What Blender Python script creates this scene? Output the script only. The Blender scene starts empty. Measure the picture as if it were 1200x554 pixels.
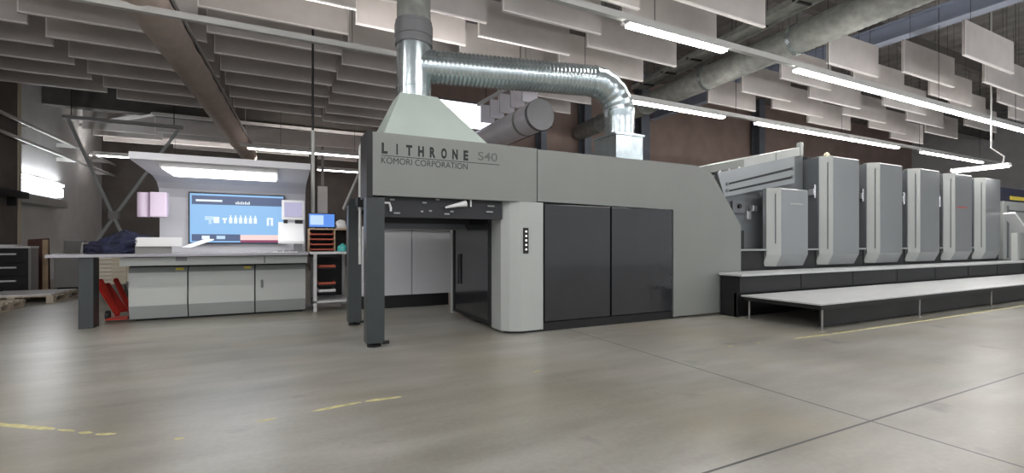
import bpy, bmesh, math, random
from mathutils import Vector, Matrix, noise
random.seed(7)
sc = bpy.context.scene
C = sc.collection
PI = math.pi
# ------------------------------------------------------------ materials
def nt(name):
    m = bpy.data.materials.new(name); m.use_nodes = True
    return m, m.node_tree, m.node_tree.nodes['Principled BSDF']
def mat(name, col, rough=.5, metal=0.0, var=.0, scale=6.0, bump=0.0, coat=0.0):
    m, t, b = nt(name)
    b.inputs['Roughness'].default_value = rough
    b.inputs['Metallic'].default_value = metal
    b.inputs['Coat Weight'].default_value = coat
    co = t.nodes.new('ShaderNodeTexCoord')
    n = t.nodes.new('ShaderNodeTexNoise'); n.inputs['Scale'].default_value = scale; n.inputs['Detail'].default_value = 5
    t.links.new(co.outputs['Object'], n.inputs['Vector'])
    r = t.nodes.new('ShaderNodeValToRGB')
    r.color_ramp.elements[0].position = .3; r.color_ramp.elements[1].position = .7
    a = [max(0, c*(1-var)) for c in col]; z = [min(1, c*(1+var)) for c in col]
    r.color_ramp.elements[0].color = (*a, 1); r.color_ramp.elements[1].color = (*z, 1)
    t.links.new(n.outputs['Fac'], r.inputs['Fac']); t.links.new(r.outputs['Color'], b.inputs['Base Color'])
    if bump:
        bp = t.nodes.new('ShaderNodeBump'); bp.inputs['Strength'].default_value = bump; bp.inputs['Distance'].default_value = .01
        t.links.new(n.outputs['Fac'], bp.inputs['Height']); t.links.new(bp.outputs['Normal'], b.inputs['Normal'])
    return m
def emis(name, col, s):
    m, t, b = nt(name)
    b.inputs['Base Color'].default_value = (*[c*(.06 if name.startswith('screen') else .8) for c in col], 1)
    b.inputs['Emission Color'].default_value = (*col, 1); b.inputs['Emission Strength'].default_value = s
    b.inputs['Roughness'].default_value = .4
    return m
M = {}
M['press'] = mat('press_grey_paint', (.245,.255,.240), .38, 0, .03, 2)
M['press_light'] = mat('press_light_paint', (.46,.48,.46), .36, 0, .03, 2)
M['cover'] = mat('unit_cover_paint', (.32,.34,.345), .3, .5, .03, 2)
M['body'] = mat('unit_body_paint', (.15,.162,.172), .4, .2, .05, 3)
M['dark'] = mat('dark_post_paint', (.045,.052,.054), .35, 0, .08, 4)
M['glass'] = mat('smoked_door_glass', (.022,.023,.026), .16, 0, .1, 2, 0, .3)
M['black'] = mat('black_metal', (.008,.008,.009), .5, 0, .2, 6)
M['blackp'] = mat('black_plastic', (.015,.015,.018), .4, 0, .1, 6)
M['ink'] = mat('black_lettering', (.012,.012,.014), .5)
M['inkg'] = mat('faded_grey_lettering', (.13,.135,.13), .5)
M['steel'] = mat('galvanised_steel', (.58,.66,.68), .24, .9, .12, 9)
M['steel2'] = mat('dull_duct_steel', (.30,.31,.285), .55, .25, .22, 7)
M['chrome'] = mat('bright_metal', (.75,.75,.76), .2, .9, .05, 5)
M['hood'] = mat('pale_hood_paint', (.54,.62,.57), .5, 0, .05, 2)
M['white'] = mat('white_paint', (.78,.78,.78), .4, 0, .02, 3)
M['canopy'] = mat('canopy_white', (.66,.66,.69), .5, 0, .02, 3)
M['console'] = mat('console_door_paint', (.50,.52,.50), .4, 0, .02, 2)
M['conband'] = mat('console_band_paint', (.33,.35,.345), .4, 0, .02, 2)
M['top'] = mat('worktop_laminate', (.36,.35,.38), .16, 0, .04, 3, 0, .3)
M['baffle'] = mat('felt_baffle', (.56,.525,.505), .9, 0, .06, 3, .1)
M['baffle_edge'] = mat('baffle_edge_strip', (.86,.83,.80), .6, 0, .04, 3)
M['fabric'] = mat('fabric_duct_cloth', (.52,.44,.39), .85, 0, .1, 4, .3)
M['duct_w'] = mat('pale_duct_paint', (.80,.78,.84), .35, .2, .05, 3)
M['cap'] = mat('duct_cap_grey', (.20,.20,.21), .5, .2, .06, 3)
M['rail'] = mat('lamp_rail_paint', (.60,.60,.58), .4, .1, .03, 3)
M['lamp'] = emis('lamp_tube', (1.0,.97,.95), 30)
M['lamp_far'] = emis('lamp_tube_far', (1.0,.93,.92), 9)
M['uplight_fill'] = emis('added_uplight_glow', (1,.95,.92), 34)  # added upward glow on the rails, brightens the baffles
M['lamp_box'] = emis('wall_light_box', (.86,.93,1.0), 3)
M['uplight_fill_soft'] = emis('added_uplight_glow_soft', (1,.95,.92), 6)  # weaker added upward glow for the front and right baffles
M['lamp_wall'] = emis('wall_lamp_tube', (.95,.97,1.0), 30)
M['panel_l'] = emis('canopy_light_panel', (1,.99,1), 3.6)
M['beam'] = mat('roof_beam_paint', (.42,.47,.58), .5, .1, .05, 3)
M['beam_d'] = mat('dark_beam', (.10,.09,.08), .7, 0, .15, 3)
M['ceil'] = mat('ceiling_sheet', (.26,.25,.24), .7, .1, .15, 3)
M['wall_g'] = mat('plaster_wall_grey', (.66,.66,.66), .8, 0, .06, 2, .1)
M['wall_b'] = mat('brown_wall', (.36,.265,.23), .85, 0, .12, 1.5, .1)
M['wall_d'] = mat('dark_wall', (.13,.115,.105), .85, 0, .15, 1.5, .1)
M['cream'] = mat('cream_paint', (.60,.54,.42), .6, 0, .05, 3)
M['colm'] = mat('steel_column_paint', (.19,.21,.25), .5, .2, .06, 3)
M['platform'] = mat('platform_plate', (.60,.61,.61), .4, .25, .05, 5)
M['grey_cab'] = mat('grey_cabinet', (.25,.243,.235), .5, 0, .05, 3)
M['wood'] = mat('pale_wood', (.50,.36,.23), .7, 0, .2, 5, .2)
M['woodp'] = mat('pallet_wood', (.52,.45,.36), .8, 0, .2, 5, .2)
M['brown'] = mat('brown_board', (.10,.045,.032), .6, 0, .1, 4)
M['red'] = mat('red_paint', (.50,.035,.025), .4, 0, .08, 4)
M['redtray'] = mat('red_tray_plastic', (.42,.09,.05), .45, 0, .08, 4)
M['teal'] = mat('teal_plastic', (.05,.36,.33), .5, 0, .2, 10)
M['navy'] = mat('navy_cloth', (.012,.014,.038), .9, 0, .6, 9, .5)
M['paper'] = mat('white_paper', (.80,.80,.80), .7, 0, .02, 4)
M['pink'] = mat('pinkish_plastic', (.72,.60,.74), .4, 0, .03, 4)
M['yellow'] = mat('yellow_sticker', (.75,.60,.06), .5, 0, .1, 20)
M['tape'] = mat('worn_yellow_tape', (.58,.54,.27), .6, 0, .25, 14)
M['orange'] = mat('amber_lens', (.85,.75,.45), .3)
M['navyp'] = mat('dark_blue_plastic', (.01,.012,.04), .5)
M['red_glint'] = mat('red_highlight_paint', (.6,.10,.10), .5)
M['scr_blue'] = emis('screen_sky_blue', (.30,.56,.90), 0.59)
M['scr_dark'] = emis('screen_slate_band', (.10,.14,.26), 0.56)
M['scr_white'] = emis('screen_white_marks', (.85,.93,1.0), 0.62)
M['scr_soft'] = emis('screen_pale_marks', (.55,.75,.95), 0.62)
M['scr_peach'] = emis('screen_peach_bar', (.95,.70,.68), 0.62)
M['scr_red'] = emis('screen_dark_red_line', (.30,.05,.13), 0.56)
M['scr_lav'] = emis('screen_lavender', (.50,.48,.68), 0.56)
M['scr_mid'] = emis('screen_mid_blue', (.12,.30,.85), 0.62)
M['glow_pane'] = emis('glowing_white_pane', (.88,.87,1.0), 2.2)
M['led'] = emis('lit_button', (1,.95,.85), 1.2)

def floor_mat():
    m, t, b = nt('polished_concrete')
    N = t.nodes; L = t.links
    co = N.new('ShaderNodeTexCoord')
    def noi(s, d, dist=0):
        n = N.new('ShaderNodeTexNoise'); n.inputs['Scale'].default_value = s; n.inputs['Detail'].default_value = d
        n.inputs['Distortion'].default_value = dist
        L.new(co.outputs['Object'], n.inputs['Vector']); return n
    n1 = noi(.55, 6, 0); n2 = noi(2.6, 6, 0); n3 = noi(30, 4); n4 = noi(.8, 5, 0)
    r1 = N.new('ShaderNodeValToRGB'); e = r1.color_ramp.elements
    e[0].position = .25; e[0].color = (.25,.235,.195,1); e[1].position = .72; e[1].color = (.44,.44,.41,1)
    L.new(n1.outputs['Fac'], r1.inputs['Fac'])
    r2 = N.new('ShaderNodeValToRGB'); e = r2.color_ramp.elements
    e[0].position = .22; e[0].color = (.66,.65,.62,1); e[1].position = .68; e[1].color = (1.03,1.03,1.03,1)
    mp = N.new('ShaderNodeMapping'); mp.inputs['Scale'].default_value = (.35,1.4,1); mp.inputs['Rotation'].default_value = (0,0,.12)
    L.new(co.outputs['Object'], mp.inputs['Vector']); L.new(mp.outputs['Vector'], n2.inputs['Vector'])
    L.new(n2.outputs['Fac'], r2.inputs['Fac'])
    mx = N.new('ShaderNodeMix'); mx.data_type = 'RGBA'; mx.blend_type = 'MULTIPLY'; mx.inputs[0].default_value = 1
    L.new(r1.outputs['Color'], mx.inputs[6]); L.new(r2.outputs['Color'], mx.inputs[7])
    r3 = N.new('ShaderNodeValToRGB'); e = r3.color_ramp.elements
    e[0].position = .30; e[0].color = (.90,.89,.87,1); e[1].position = .7; e[1].color = (1,1,1,1)
    L.new(n3.outputs['Fac'], r3.inputs['Fac'])
    mx2 = N.new('ShaderNodeMix'); mx2.data_type = 'RGBA'; mx2.blend_type = 'MULTIPLY'; mx2.inputs[0].default_value = 1
    L.new(mx.outputs[2], mx2.inputs[6]); L.new(r3.outputs['Color'], mx2.inputs[7])
    # ochre stains
    r4 = N.new('ShaderNodeValToRGB'); e = r4.color_ramp.elements
    e[0].position = .48; e[0].color = (0,0,0,1); e[1].position = .85; e[1].color = (.8,.8,.8,1)
    L.new(n4.outputs['Fac'], r4.inputs['Fac'])
    mx3 = N.new('ShaderNodeMix'); mx3.data_type = 'RGBA'; mx3.blend_type = 'MIX'
    L.new(r4.outputs['Color'], mx3.inputs[0]); L.new(mx2.outputs[2], mx3.inputs[6]); mx3.inputs[7].default_value = (.31,.265,.18,1)
    n5 = noi(2.1, 3, 0); r5 = N.new('ShaderNodeValToRGB'); e = r5.color_ramp.elements
    e[0].position = .66; e[0].color = (1,1,1,1); e[1].position = .78; e[1].color = (.55,.55,.60,1)
    L.new(n5.outputs['Fac'], r5.inputs['Fac'])
    mx5 = N.new('ShaderNodeMix'); mx5.data_type = 'RGBA'; mx5.blend_type = 'MULTIPLY'; mx5.inputs[0].default_value = 1
    L.new(mx3.outputs[2], mx5.inputs[6]); L.new(r5.outputs['Color'], mx5.inputs[7]); mx3 = mx5
    # saw-cut joints
    sp = N.new('ShaderNodeSeparateXYZ'); L.new(co.outputs['Object'], sp.inputs[0])
    def joint(out, pos, w):
        a = N.new('ShaderNodeMath'); a.operation = 'SUBTRACT'; a.inputs[1].default_value = pos; L.new(out, a.inputs[0])
        c = N.new('ShaderNodeMath'); c.operation = 'ABSOLUTE'; L.new(a.outputs[0], c.inputs[0])
        d = N.new('ShaderNodeMath'); d.operation = 'LESS_THAN'; d.inputs[1].default_value = w; L.new(c.outputs[0], d.inputs[0]); return d.outputs[0]
    js = [joint(sp.outputs['Y'], 1.595, .008), joint(sp.outputs['X'], 3.31, .008)]
    cur = js[0]
    for j in js[1:]:
        a = N.new('ShaderNodeMath'); a.operation = 'MAXIMUM'; L.new(cur, a.inputs[0]); L.new(j, a.inputs[1]); cur = a.outputs[0]
    mx4 = N.new('ShaderNodeMix'); mx4.data_type = 'RGBA'
    L.new(cur, mx4.inputs[0]); L.new(mx3.outputs[2], mx4.inputs[6]); mx4.inputs[7].default_value = (.03,.03,.028,1)
    L.new(mx4.outputs[2], b.inputs['Base Color'])
    rr = N.new('ShaderNodeMapRange'); rr.inputs['From Min'].default_value = .3; rr.inputs['From Max'].default_value = .7
    
    b.inputs['Roughness'].default_value = .31; N.remove(rr)
    bp = N.new('ShaderNodeBump'); bp.inputs['Strength'].default_value = .05; bp.inputs['Distance'].default_value = .002
    L.new(n3.outputs['Fac'], bp.inputs['Height']); N.remove(bp)
    return m
M['floor'] = floor_mat()

# ------------------------------------------------------------ mesh helpers
def B(): return bmesh.new()
def box(bm, x0, x1, y0, y1, z0, z1, bev=0):
    r = bmesh.ops.create_cube(bm, size=1)
    vs = r['verts']
    for v in vs:
        v.co = Vector(((x0+x1)/2 + v.co.x*(x1-x0), (y0+y1)/2 + v.co.y*(y1-y0), (z0+z1)/2 + v.co.z*(z1-z0)))
    if bev:
        es = list({e for v in vs for e in v.link_edges})
        bmesh.ops.bevel(bm, geom=es, offset=bev, segments=2, affect='EDGES', profile=.7)
    return bm
def prism(bm, pts, axis, a, b):
    """extrude a polygon; axis 'x': pts=(y,z); 'y': pts=(x,z); 'z': pts=(x,y)"""
    def mk(p, q):
        return {'x': (q, p[0], p[1]), 'y': (p[0], q, p[1]), 'z': (p[0], p[1], q)}[axis]
    A = [bm.verts.new(mk(p, a)) for p in pts]; Z = [bm.verts.new(mk(p, b)) for p in pts]
    n = len(pts); fs = [bm.faces.new(A), bm.faces.new(Z[::-1])]
    for i in range(n):
        fs.append(bm.faces.new((A[i], Z[i], Z[(i+1) % n], A[(i+1) % n])))
    bmesh.ops.recalc_face_normals(bm, faces=fs)
    return bm
def sweep(bm, pts, rads, n=16, caps=True):
    pts = [Vector(p) for p in pts]
    if not isinstance(rads, (list, tuple)): rads = [rads]*len(pts)
    rings = []; ref = None
    for i, p in enumerate(pts):
        d = (pts[min(i+1, len(pts)-1)] - pts[max(i-1, 0)])
        d = d.normalized() if d.length > 1e-9 else Vector((0,0,1))
        if ref is None:
            ref = Vector((0,0,1)) if abs(d.z) < .9 else Vector((0,1,0))
        u = ref - d*ref.dot(d)
        if u.length < 1e-4: u = Vector((1,0,0)) - d*d.x
        u.normalize(); w = d.cross(u); ref = u
        rings.append([bm.verts.new(p + (u*math.cos(2*PI*k/n) + w*math.sin(2*PI*k/n))*rads[i]) for k in range(n)])
    fs = []
    for a, b in zip(rings, rings[1:]):
        for k in range(n): fs.append(bm.faces.new((a[k], a[(k+1) % n], b[(k+1) % n], b[k])))
    if caps:
        fs.append(bm.faces.new(rings[0][::-1])); fs.append(bm.faces.new(rings[-1]))
    bmesh.ops.recalc_face_normals(bm, faces=fs)
    return bm
def cyl(bm, p0, p1, r, n=16): return sweep(bm, [p0, p1], r, n)
def bar(bm, p0, p1, w, h):
    p0, p1 = Vector(p0), Vector(p1); d = (p1-p0).normalized()
    up = Vector((0,0,1)) if abs(d.z) < .95 else Vector((0,1,0))
    s = d.cross(up).normalized(); u = s.cross(d)
    vs = [bm.verts.new(p + s*a*w/2 + u*b*h/2) for p in (p0, p1) for a, b in ((-1,-1),(1,-1),(1,1),(-1,1))]
    fs = [bm.faces.new([vs[i] for i in f]) for f in ((0,1,2,3),(7,6,5,4),(0,4,5,1),(1,5,6,2),(2,6,7,3),(3,7,4,0))]
    bmesh.ops.recalc_face_normals(bm, faces=fs); return bm
W = {}
SPLIT = {'suspension_wire','hanger_band','bright_fitting','grey_band','knob','screen_marks','stand','hanger','apron_catch','hinge','valve_fitting','support','top_fitting','side_conduit','tape_piece','cone_fitting','pen','riser_seam','panel_seam','stringer','bay_door_frame'}
def islands(bm):
    seen = set(); out = []
    for v in bm.verts:
        if v in seen: continue
        st = [v]; seen.add(v); grp = []
        while st:
            a = st.pop(); grp.append(a)
            for e in a.link_edges:
                b = e.other_vert(a)
                if b not in seen: seen.add(b); st.append(b)
        out.append(grp)
    return out
def obj(name, bm, m, parent=None, smooth=False, mats=None):
    if name in SPLIT and parent is not None:
        isl = islands(bm)
        if len(isl) > 1:
            bm.verts.index_update()
            ids = [set(v.index for v in g) for g in isl]; last = None
            for k in range(len(ids)):
                c = bm.copy(); c.verts.ensure_lookup_table()
                bmesh.ops.delete(c, geom=[v for v in c.verts if v.index not in ids[k]], context='VERTS')
                last = obj_one(name, c, m, parent, smooth, mats)
            bm.free()
            return last
    return obj_one(name, bm, m, parent, smooth, mats)
def obj_one(name, bm, m, parent=None, smooth=False, mats=None):
    me = bpy.data.meshes.new(name)
    off = W.get(parent.name, Vector()) if parent else Vector()
    if off.length: bmesh.ops.translate(bm, verts=bm.verts, vec=-off)
    bm.to_mesh(me); bm.free()
    for mm in (mats or [m]): me.materials.append(M[mm])
    o = bpy.data.objects.new(name, me); C.objects.link(o)
    if smooth:
        for p in me.polygons: p.use_smooth = True
        me.set_sharp_from_angle(angle=math.radians(38))
    if parent: o.parent = parent; W[o.name] = off
    return o
def tag(o, label, cat, group=None, kind=None):
    if label: o['label'] = label
    if cat: o['category'] = cat
    if group: o['group'] = group
    if kind: o['kind'] = kind
    return o
def thing(name, label, cat, loc, group=None):
    o = bpy.data.objects.new(name, None); C.objects.link(o); o.empty_display_size = .1
    o.location = loc; W[o.name] = Vector(loc)
    return tag(o, label, cat, group)
def struct(name, bm, m, label=None, mats=None, smooth=False):
    o = obj(name, bm, m, mats=mats, smooth=smooth); o['kind'] = 'structure'
    if label: o['label'] = label
    return o
def dup(root, loc, label=None, group=None):
    r = root.copy(); C.objects.link(r); r.location = loc; W[r.name] = Vector(loc)
    if label: r['label'] = label
    if group: r['group'] = group
    for ch in list(root.children):
        c = ch.copy(); C.objects.link(c); c.parent = r
        for g in list(ch.children):
            d = g.copy(); C.objects.link(d); d.parent = c
    return r
def text(bm, s, x0, x1, z0, z1, y, bold=0.0, depth=.002):
    cu = bpy.data.curves.new('lettering_curve', 'FONT'); cu.body = s; cu.size = 1; cu.offset = bold; cu.extrude = .001
    o = bpy.data.objects.new('lettering_curve', cu); C.objects.link(o)
    bpy.context.view_layer.update()
    me = bpy.data.meshes.new_from_object(o.evaluated_get(bpy.context.evaluated_depsgraph_get()))
    bpy.data.objects.remove(o); bpy.data.curves.remove(cu)
    xs = [v.co.x for v in me.vertices]; ys = [v.co.y for v in me.vertices]
    ax, bx, ay, by = min(xs), max(xs), min(ys), max(ys)
    t = B(); t.from_mesh(me); bpy.data.meshes.remove(me)
    for v in t.verts:
        v.co = Vector((x0 + (v.co.x-ax)/(bx-ax)*(x1-x0), y - depth*.5 - (depth*.5 if v.co.z > 0 else -depth*.5), z0 + (v.co.y-ay)/(by-ay)*(z1-z0)))
    tm = bpy.data.meshes.new('t'); t.to_mesh(tm); t.free(); bm.from_mesh(tm); bpy.data.meshes.remove(tm)
    return bm
ORD = ['first','second','third','fourth','fifth','sixth','seventh','eighth','ninth','tenth','eleventh','twelfth','thirteenth','fourteenth','fifteenth','sixteenth','seventeenth','eighteenth','nineteenth','twentieth']

# ------------------------------------------------------------ camera
F = 542.0; EYE = 1.12; V0 = 284.0
TH = math.atan2(270, 542)
cd = bpy.data.cameras.new('camera'); cam = bpy.data.objects.new('camera', cd); C.objects.link(cam)
cam.location = (0, 0, EYE); cam.rotation_euler = (PI/2, 0, -TH)
cd.sensor_fit = 'HORIZONTAL'; cd.sensor_width = 36; cd.lens = 36*F/1200
cd.shift_y = (V0-277)/1200; cd.clip_start = .05; cd.clip_end = 200
sc.camera = cam
def proj(x, y, z):
    f = x*math.sin(TH) + y*math.cos(TH); r = x*math.cos(TH) - y*math.sin(TH)
    if f < .1: return None
    return 600 + F*r/f, V0 - F*(z-EYE)/f

# ------------------------------------------------------------ setting
CZ = 7.6
struct('floor', box(B(), -9, 34, -8, 24, -.1, 0), 'floor')
bm = B()
prof = []
x = -9.0
while x < 34:
    prof += [(x, CZ), (x+.25, CZ), (x+.31, CZ+.08), (x+.56, CZ+.08)]; x += .62
prof += [(x, CZ), (x, CZ+.2), (-9, CZ+.2)]
prism(bm, prof, 'y', -8, 24)
struct('ceiling', bm, 'ceil')
struct('wall_left', box(B(), -6.4, -6.2, 15.7, 23.2, 0, CZ), 'wall_g')
struct('wall_left_front', box(B(), -6.4, -5.85, 4.0, 15.7, 0, CZ), 'wall_d')
struct('trim_1', box(B(), -5.95, -5.83, 15.7, 15.84, 0, 5.2), 'cream')
struct('wall_back', box(B(), -6.4, 3.8, 23.0, 23.2, 0, CZ), 'wall_d')
struct('wall_middle', box(B(), 3.6, 3.8, 14.4, 23.0, 0, CZ), 'wall_b')
struct('wall_right', box(B(), 34, 34.2, -8, 14.4, 0, CZ), 'wall_g')
struct('wall_right_back', box(B(), 3.6, 34, 14.2, 14.4, 0, CZ), 'wall_b')
# glowing pane for a bright white surface high on the back wall, right of the chimney
bm = B(); box(bm, 4.45, 6.35, 14.17, 14.19, 4.85, 5.66)
wi = struct('white_pane_1', bm, 'glow_pane')
bm = B()
for a in ((4.4,6.4,4.8,4.85),(4.4,6.4,5.66,5.71),(4.4,4.45,4.85,5.66),(6.35,6.4,4.85,5.66)):
    box(bm, a[0], a[1], 14.12, 14.2, a[2], a[3])
obj('pane_frame', bm, 'grey_cab', wi)
# deep dark cross beam far left with pale lower edge
struct('trim_2', box(B(), -6.2, 3.6, 18.0, 18.35, 5.14, 6.1), 'beam_d')
struct('trim_3', box(B(), -3.6, 3.6, 17.93, 18.0, 5.10, 5.2), 'baffle_edge')
bm = B(); bar(bm, (-6.15,20.75,5.14), (-3.6,18.0,5.14), .1, .1)
struct('trim_4', bm, 'baffle_edge')
# roof beams
def ibeam(name, x, y0, y1, z, w, h, m):
    bm = B(); box(bm, x-w/2, x+w/2, y0, y1, z, z+.03); box(bm, x-w/2, x+w/2, y0, y1, z+h-.03, z+h); box(bm, x-.02, x+.02, y0, y1, z+.03, z+h-.03)
    return struct(name, bm, m)
ibeam('trim_5', 13.4, -7, 14.2, 6.05, .34, .42, 'beam')
for i, yy in enumerate((2.6, 6.6, 10.6)):
    bm = B(); box(bm, -6, 34, yy, yy+.16, 6.6, 6.95); struct('trim_%d' % (6+i), bm, 'beam_d')
# steel columns on the right back wall
cols = [(8.05, .22), (9.9, .3), (12.6, .42), (19.5,.4)]
for i, (cx, w) in enumerate(cols):
    bm = B(); box(bm, cx-w/2, cx+w/2, 13.7, 13.73, 0, CZ); box(bm, cx-w/2, cx+w/2, 14.07, 14.1, 0, CZ); box(bm, cx-.02, cx+.02, 13.73, 14.07, 0, CZ)
    struct('trim_%d' % (10+i), bm, 'colm')
bm = B(); bar(bm, (9.9,13.95,4.6), (12.6,13.95,3.0), .07, .07); bar(bm, (9.9,13.95,3.0), (12.6,13.95,4.6), .07, .07)
tag(obj('cross_brace', bm, 'colm'), 'thin crossed steel brace between the columns on the brown wall', 'brace')
t = thing('brace_frame', 'grey crossed diagonal brace behind the desk, left of the console canopy', 'brace', (-3.9,15.2,0))
for p, q in (((-4.75,15.2,4.2),(-3.2,15.2,.0)), ((-4.88,15.28,.0),(-2.5,15.28,4.2))):
    bm = B(); bar(bm, p, q, .065, .065); obj('diagonal', bm, 'conband', t)
obj('gusset', box(B(), -3.96,-3.76,15.14,15.34,1.72,1.92), 'grey_cab', t)
obj('top_tie', box(B(), -4.85,-2.4,15.17,15.30,4.2,4.28), 'grey_cab', t)
for xx in (-4.7,-2.6): obj('tie_rod', cyl(B(), (xx,15.25,4.28),(xx,15.25,CZ+.09),.012,8), 'black', t)
# pipes along left wall
for z, lab in ((4.12,'upper pale pipe running along the grey left wall'), (3.68,'lower pale pipe running along the grey left wall')):
    bm = B(); sweep(bm, [(-5.78,8,z),(-5.78,15.6,z),(-5.78,22.9,z)], .045, 10)
    for yy in (10,13,16.2,19,22): box(bm, -6.2 if yy > 15.7 else -5.85, -5.76, yy-.02, yy+.02, z-.06, z+.06)
    tag(obj('wall_pipe', bm, 'rail', smooth=True), lab, 'pipe', 'pipes on the left wall')

# ------------------------------------------------------------ lamps and rails
def rail(y, x0, x1, z, lab, nh=6, up='uplight_fill', segs=None):
    t = thing('lighting_rail', lab, 'lamp rail', (x0, y, z), 'long lighting rails')
    bm = B(); prism(bm, [(y-.04,z),(y+.04,z),(y+.04,z+.09),(y+.034,z+.09),(y+.034,z+.05),(y-.034,z+.05),(y-.034,z+.09),(y-.04,z+.09)], 'x', x0, x1); obj('track', bm, 'rail', t)
    for sg in (segs or [(x0+.03, x1-.03, up)]):
        obj('added_uplight', box(B(), sg[0], sg[1], y-.033, y+.033, z+.052, z+.06), sg[2], t)  # glowing strip added inside the track, out of sight, to light the baffles
    bm = B()
    for i in range(nh):
        xx = x0 + (x1-x0)*(i+.5)/nh; cyl(bm, (xx, y, z+.07), (xx, y, CZ), .006, 6)
    obj('suspension_wire', bm, 'black', t)
def lamp(x0, x1, y, z, lab, far=False, group='long fluorescent lamps under the rails'):
    t = thing('strip_lamp', lab, 'lamp', ((x0+x1)/2, y, z-.08), group)
    bm = B(); prism(bm, [(y-.06, z-.04),(y-.038, z-.001),(y+.038, z-.001),(y+.06, z-.04)], 'x', x0, x1); obj('lamp_housing', bm, 'white', t)
    bm = B(); box(bm, x0+.02, x1-.02, y-.055, y+.055, z-.075, z-.042, .006); obj('lamp_tube', bm, 'lamp_far' if far else 'lamp', t)
ZA = 4.22
rail(5.08, -5.8, 24, ZA, 'long grey lamp rail nearest the camera, crossing above the press', 7, 'uplight_fill_soft')
for x0 in (-5.7, -3.1):  # lamps added out of view to brighten the left floor and console
    lamp(x0, x0+2.4, 5.08, ZA, 'unseen strip lamp added on the front rail to brighten the left', False, 'unseen added lamps')
rail(7.8, -5.8, 26, ZA, 'long grey lamp rail behind the chimney, crossing the whole ceiling', 7, 'uplight_fill', [(-5.7,-2.3,'uplight_fill'),(-.9,4,'uplight_fill'),(4,25.9,'uplight_fill_soft')])
lamp(4.33, 6.33, 5.08, ZA, 'short bright strip lamp on the front rail, left end, over the round duct elbow')
lamp(8.12, 10.6, 5.08, ZA, 'bright strip lamp on the front rail just right of the large round duct')
lamp(10.62, 13.2, 5.08, ZA, 'bright strip lamp on the front rail above the second printing tower')
lamp(13.22, 16.0, 5.08, ZA, 'bright strip lamp on the front rail above the hanging felt baffles')
lamp(16.02, 19.0, 5.08, ZA, 'bright strip lamp on the front rail at the right picture edge')
lamp(6.7, 9.66, 7.8, ZA, 'strip lamp on the rear rail starting beside the duct elbow')
lamp(10.83, 17.8, 7.8, ZA, 'longest strip lamp on the rear rail above the printing towers')
lamp(19.3, 23.9, 7.8, ZA, 'rightmost strip lamp on the rear rail')
rail(17.2, -1.2, 3.5, ZA, 'far lamp rail behind the canopy, upper of the two far rails', 2, 'uplight_fill', [(-.5,3.4,'uplight_fill')])
lamp(-1.0, 3.4, 17.2, ZA, 'far strip lamp left of the press header, the upper of two', True)
rail(21.0, -5.9, 3.5, ZA, 'short far lamp rail right of the console canopy, lower one', 2)
lamp(.95, 3.5, 21.0, ZA, 'far strip lamp right of the console canopy, the lower of two', True)
lamp_left = lamp(-6.0, -4.9, 21.0, ZA, 'small far strip lamp just left of the console canopy', True)
# unseen lamp rows added behind the camera (light the near floor and the press front)
for yy in (2.3, -.6, -3.5):
    for x0 in (-8, -4, 1.5, 7.0, 12.5):
        lamp(x0, x0+2.6, yy, ZA+.3, 'unseen strip lamp added on the front rail to brighten the left', False, 'unseen added lamps')
# lamp above the light table at the left edge
t = thing('wall_lamp', 'bright double work lamp on the grey wall at the left edge', 'lamp', (-6.1, 17.7, 2.5))
obj('upper_tube', box(B(), -6.14,-6.06,16.7,19.1,2.84,2.90,.01), 'lamp_wall', t)
obj('light_box', box(B(), -6.12,-5.98,16.35,18.8,2.50,2.74,.01), 'lamp_box', t)
obj('back_plate', box(B(), -6.2,-6.14,16.3,19.2,2.3,2.95), 'wall_g', t)
obj('lower_shade', box(B(), -6.2,-5.9,16.2,18.9,2.17,2.40,.01), 'rail', t)
t = thing('wall_shelf', 'dark narrow shelf bar on the brown wall at the left edge', 'shelf', (-5.8,14.5,2.2))
obj('shelf_board', box(B(), -5.85,-5.62,12.5,15.66,2.2,2.36,.01), 'blackp', t)
bm = B(); box(bm, -5.85,-5.70,12.8,12.86,2.0,2.2); obj('bracket', bm, 'black', t)
bm = B(); box(bm, -5.85,-5.70,15.2,15.26,2.0,2.2); obj('bracket', bm, 'black', t)

# hanging lamp at right over the last tower
t = thing('hanging_lamp', 'short white lamp hung on a bent rod over the last printing tower', 'lamp', (15.7,5.15,2.97))
bm = B(); prism(bm, [(15.58,2.97),(15.64,3.04),(15.76,3.04),(15.82,2.97)], 'y', 4.62, 5.7); obj('lamp_housing', bm, 'white', t)
obj('lamp_tube', box(B(), 15.6, 15.8, 4.66, 5.66, 2.945, 2.968), 'lamp', t)
bm = B(); sweep(bm, [(15.7,4.75,3.04),(15.7,4.72,3.2),(15.7,4.95,3.45),(15.7,4.95,CZ)], .018, 8); obj('rod', bm, 'rail', t)

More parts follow.
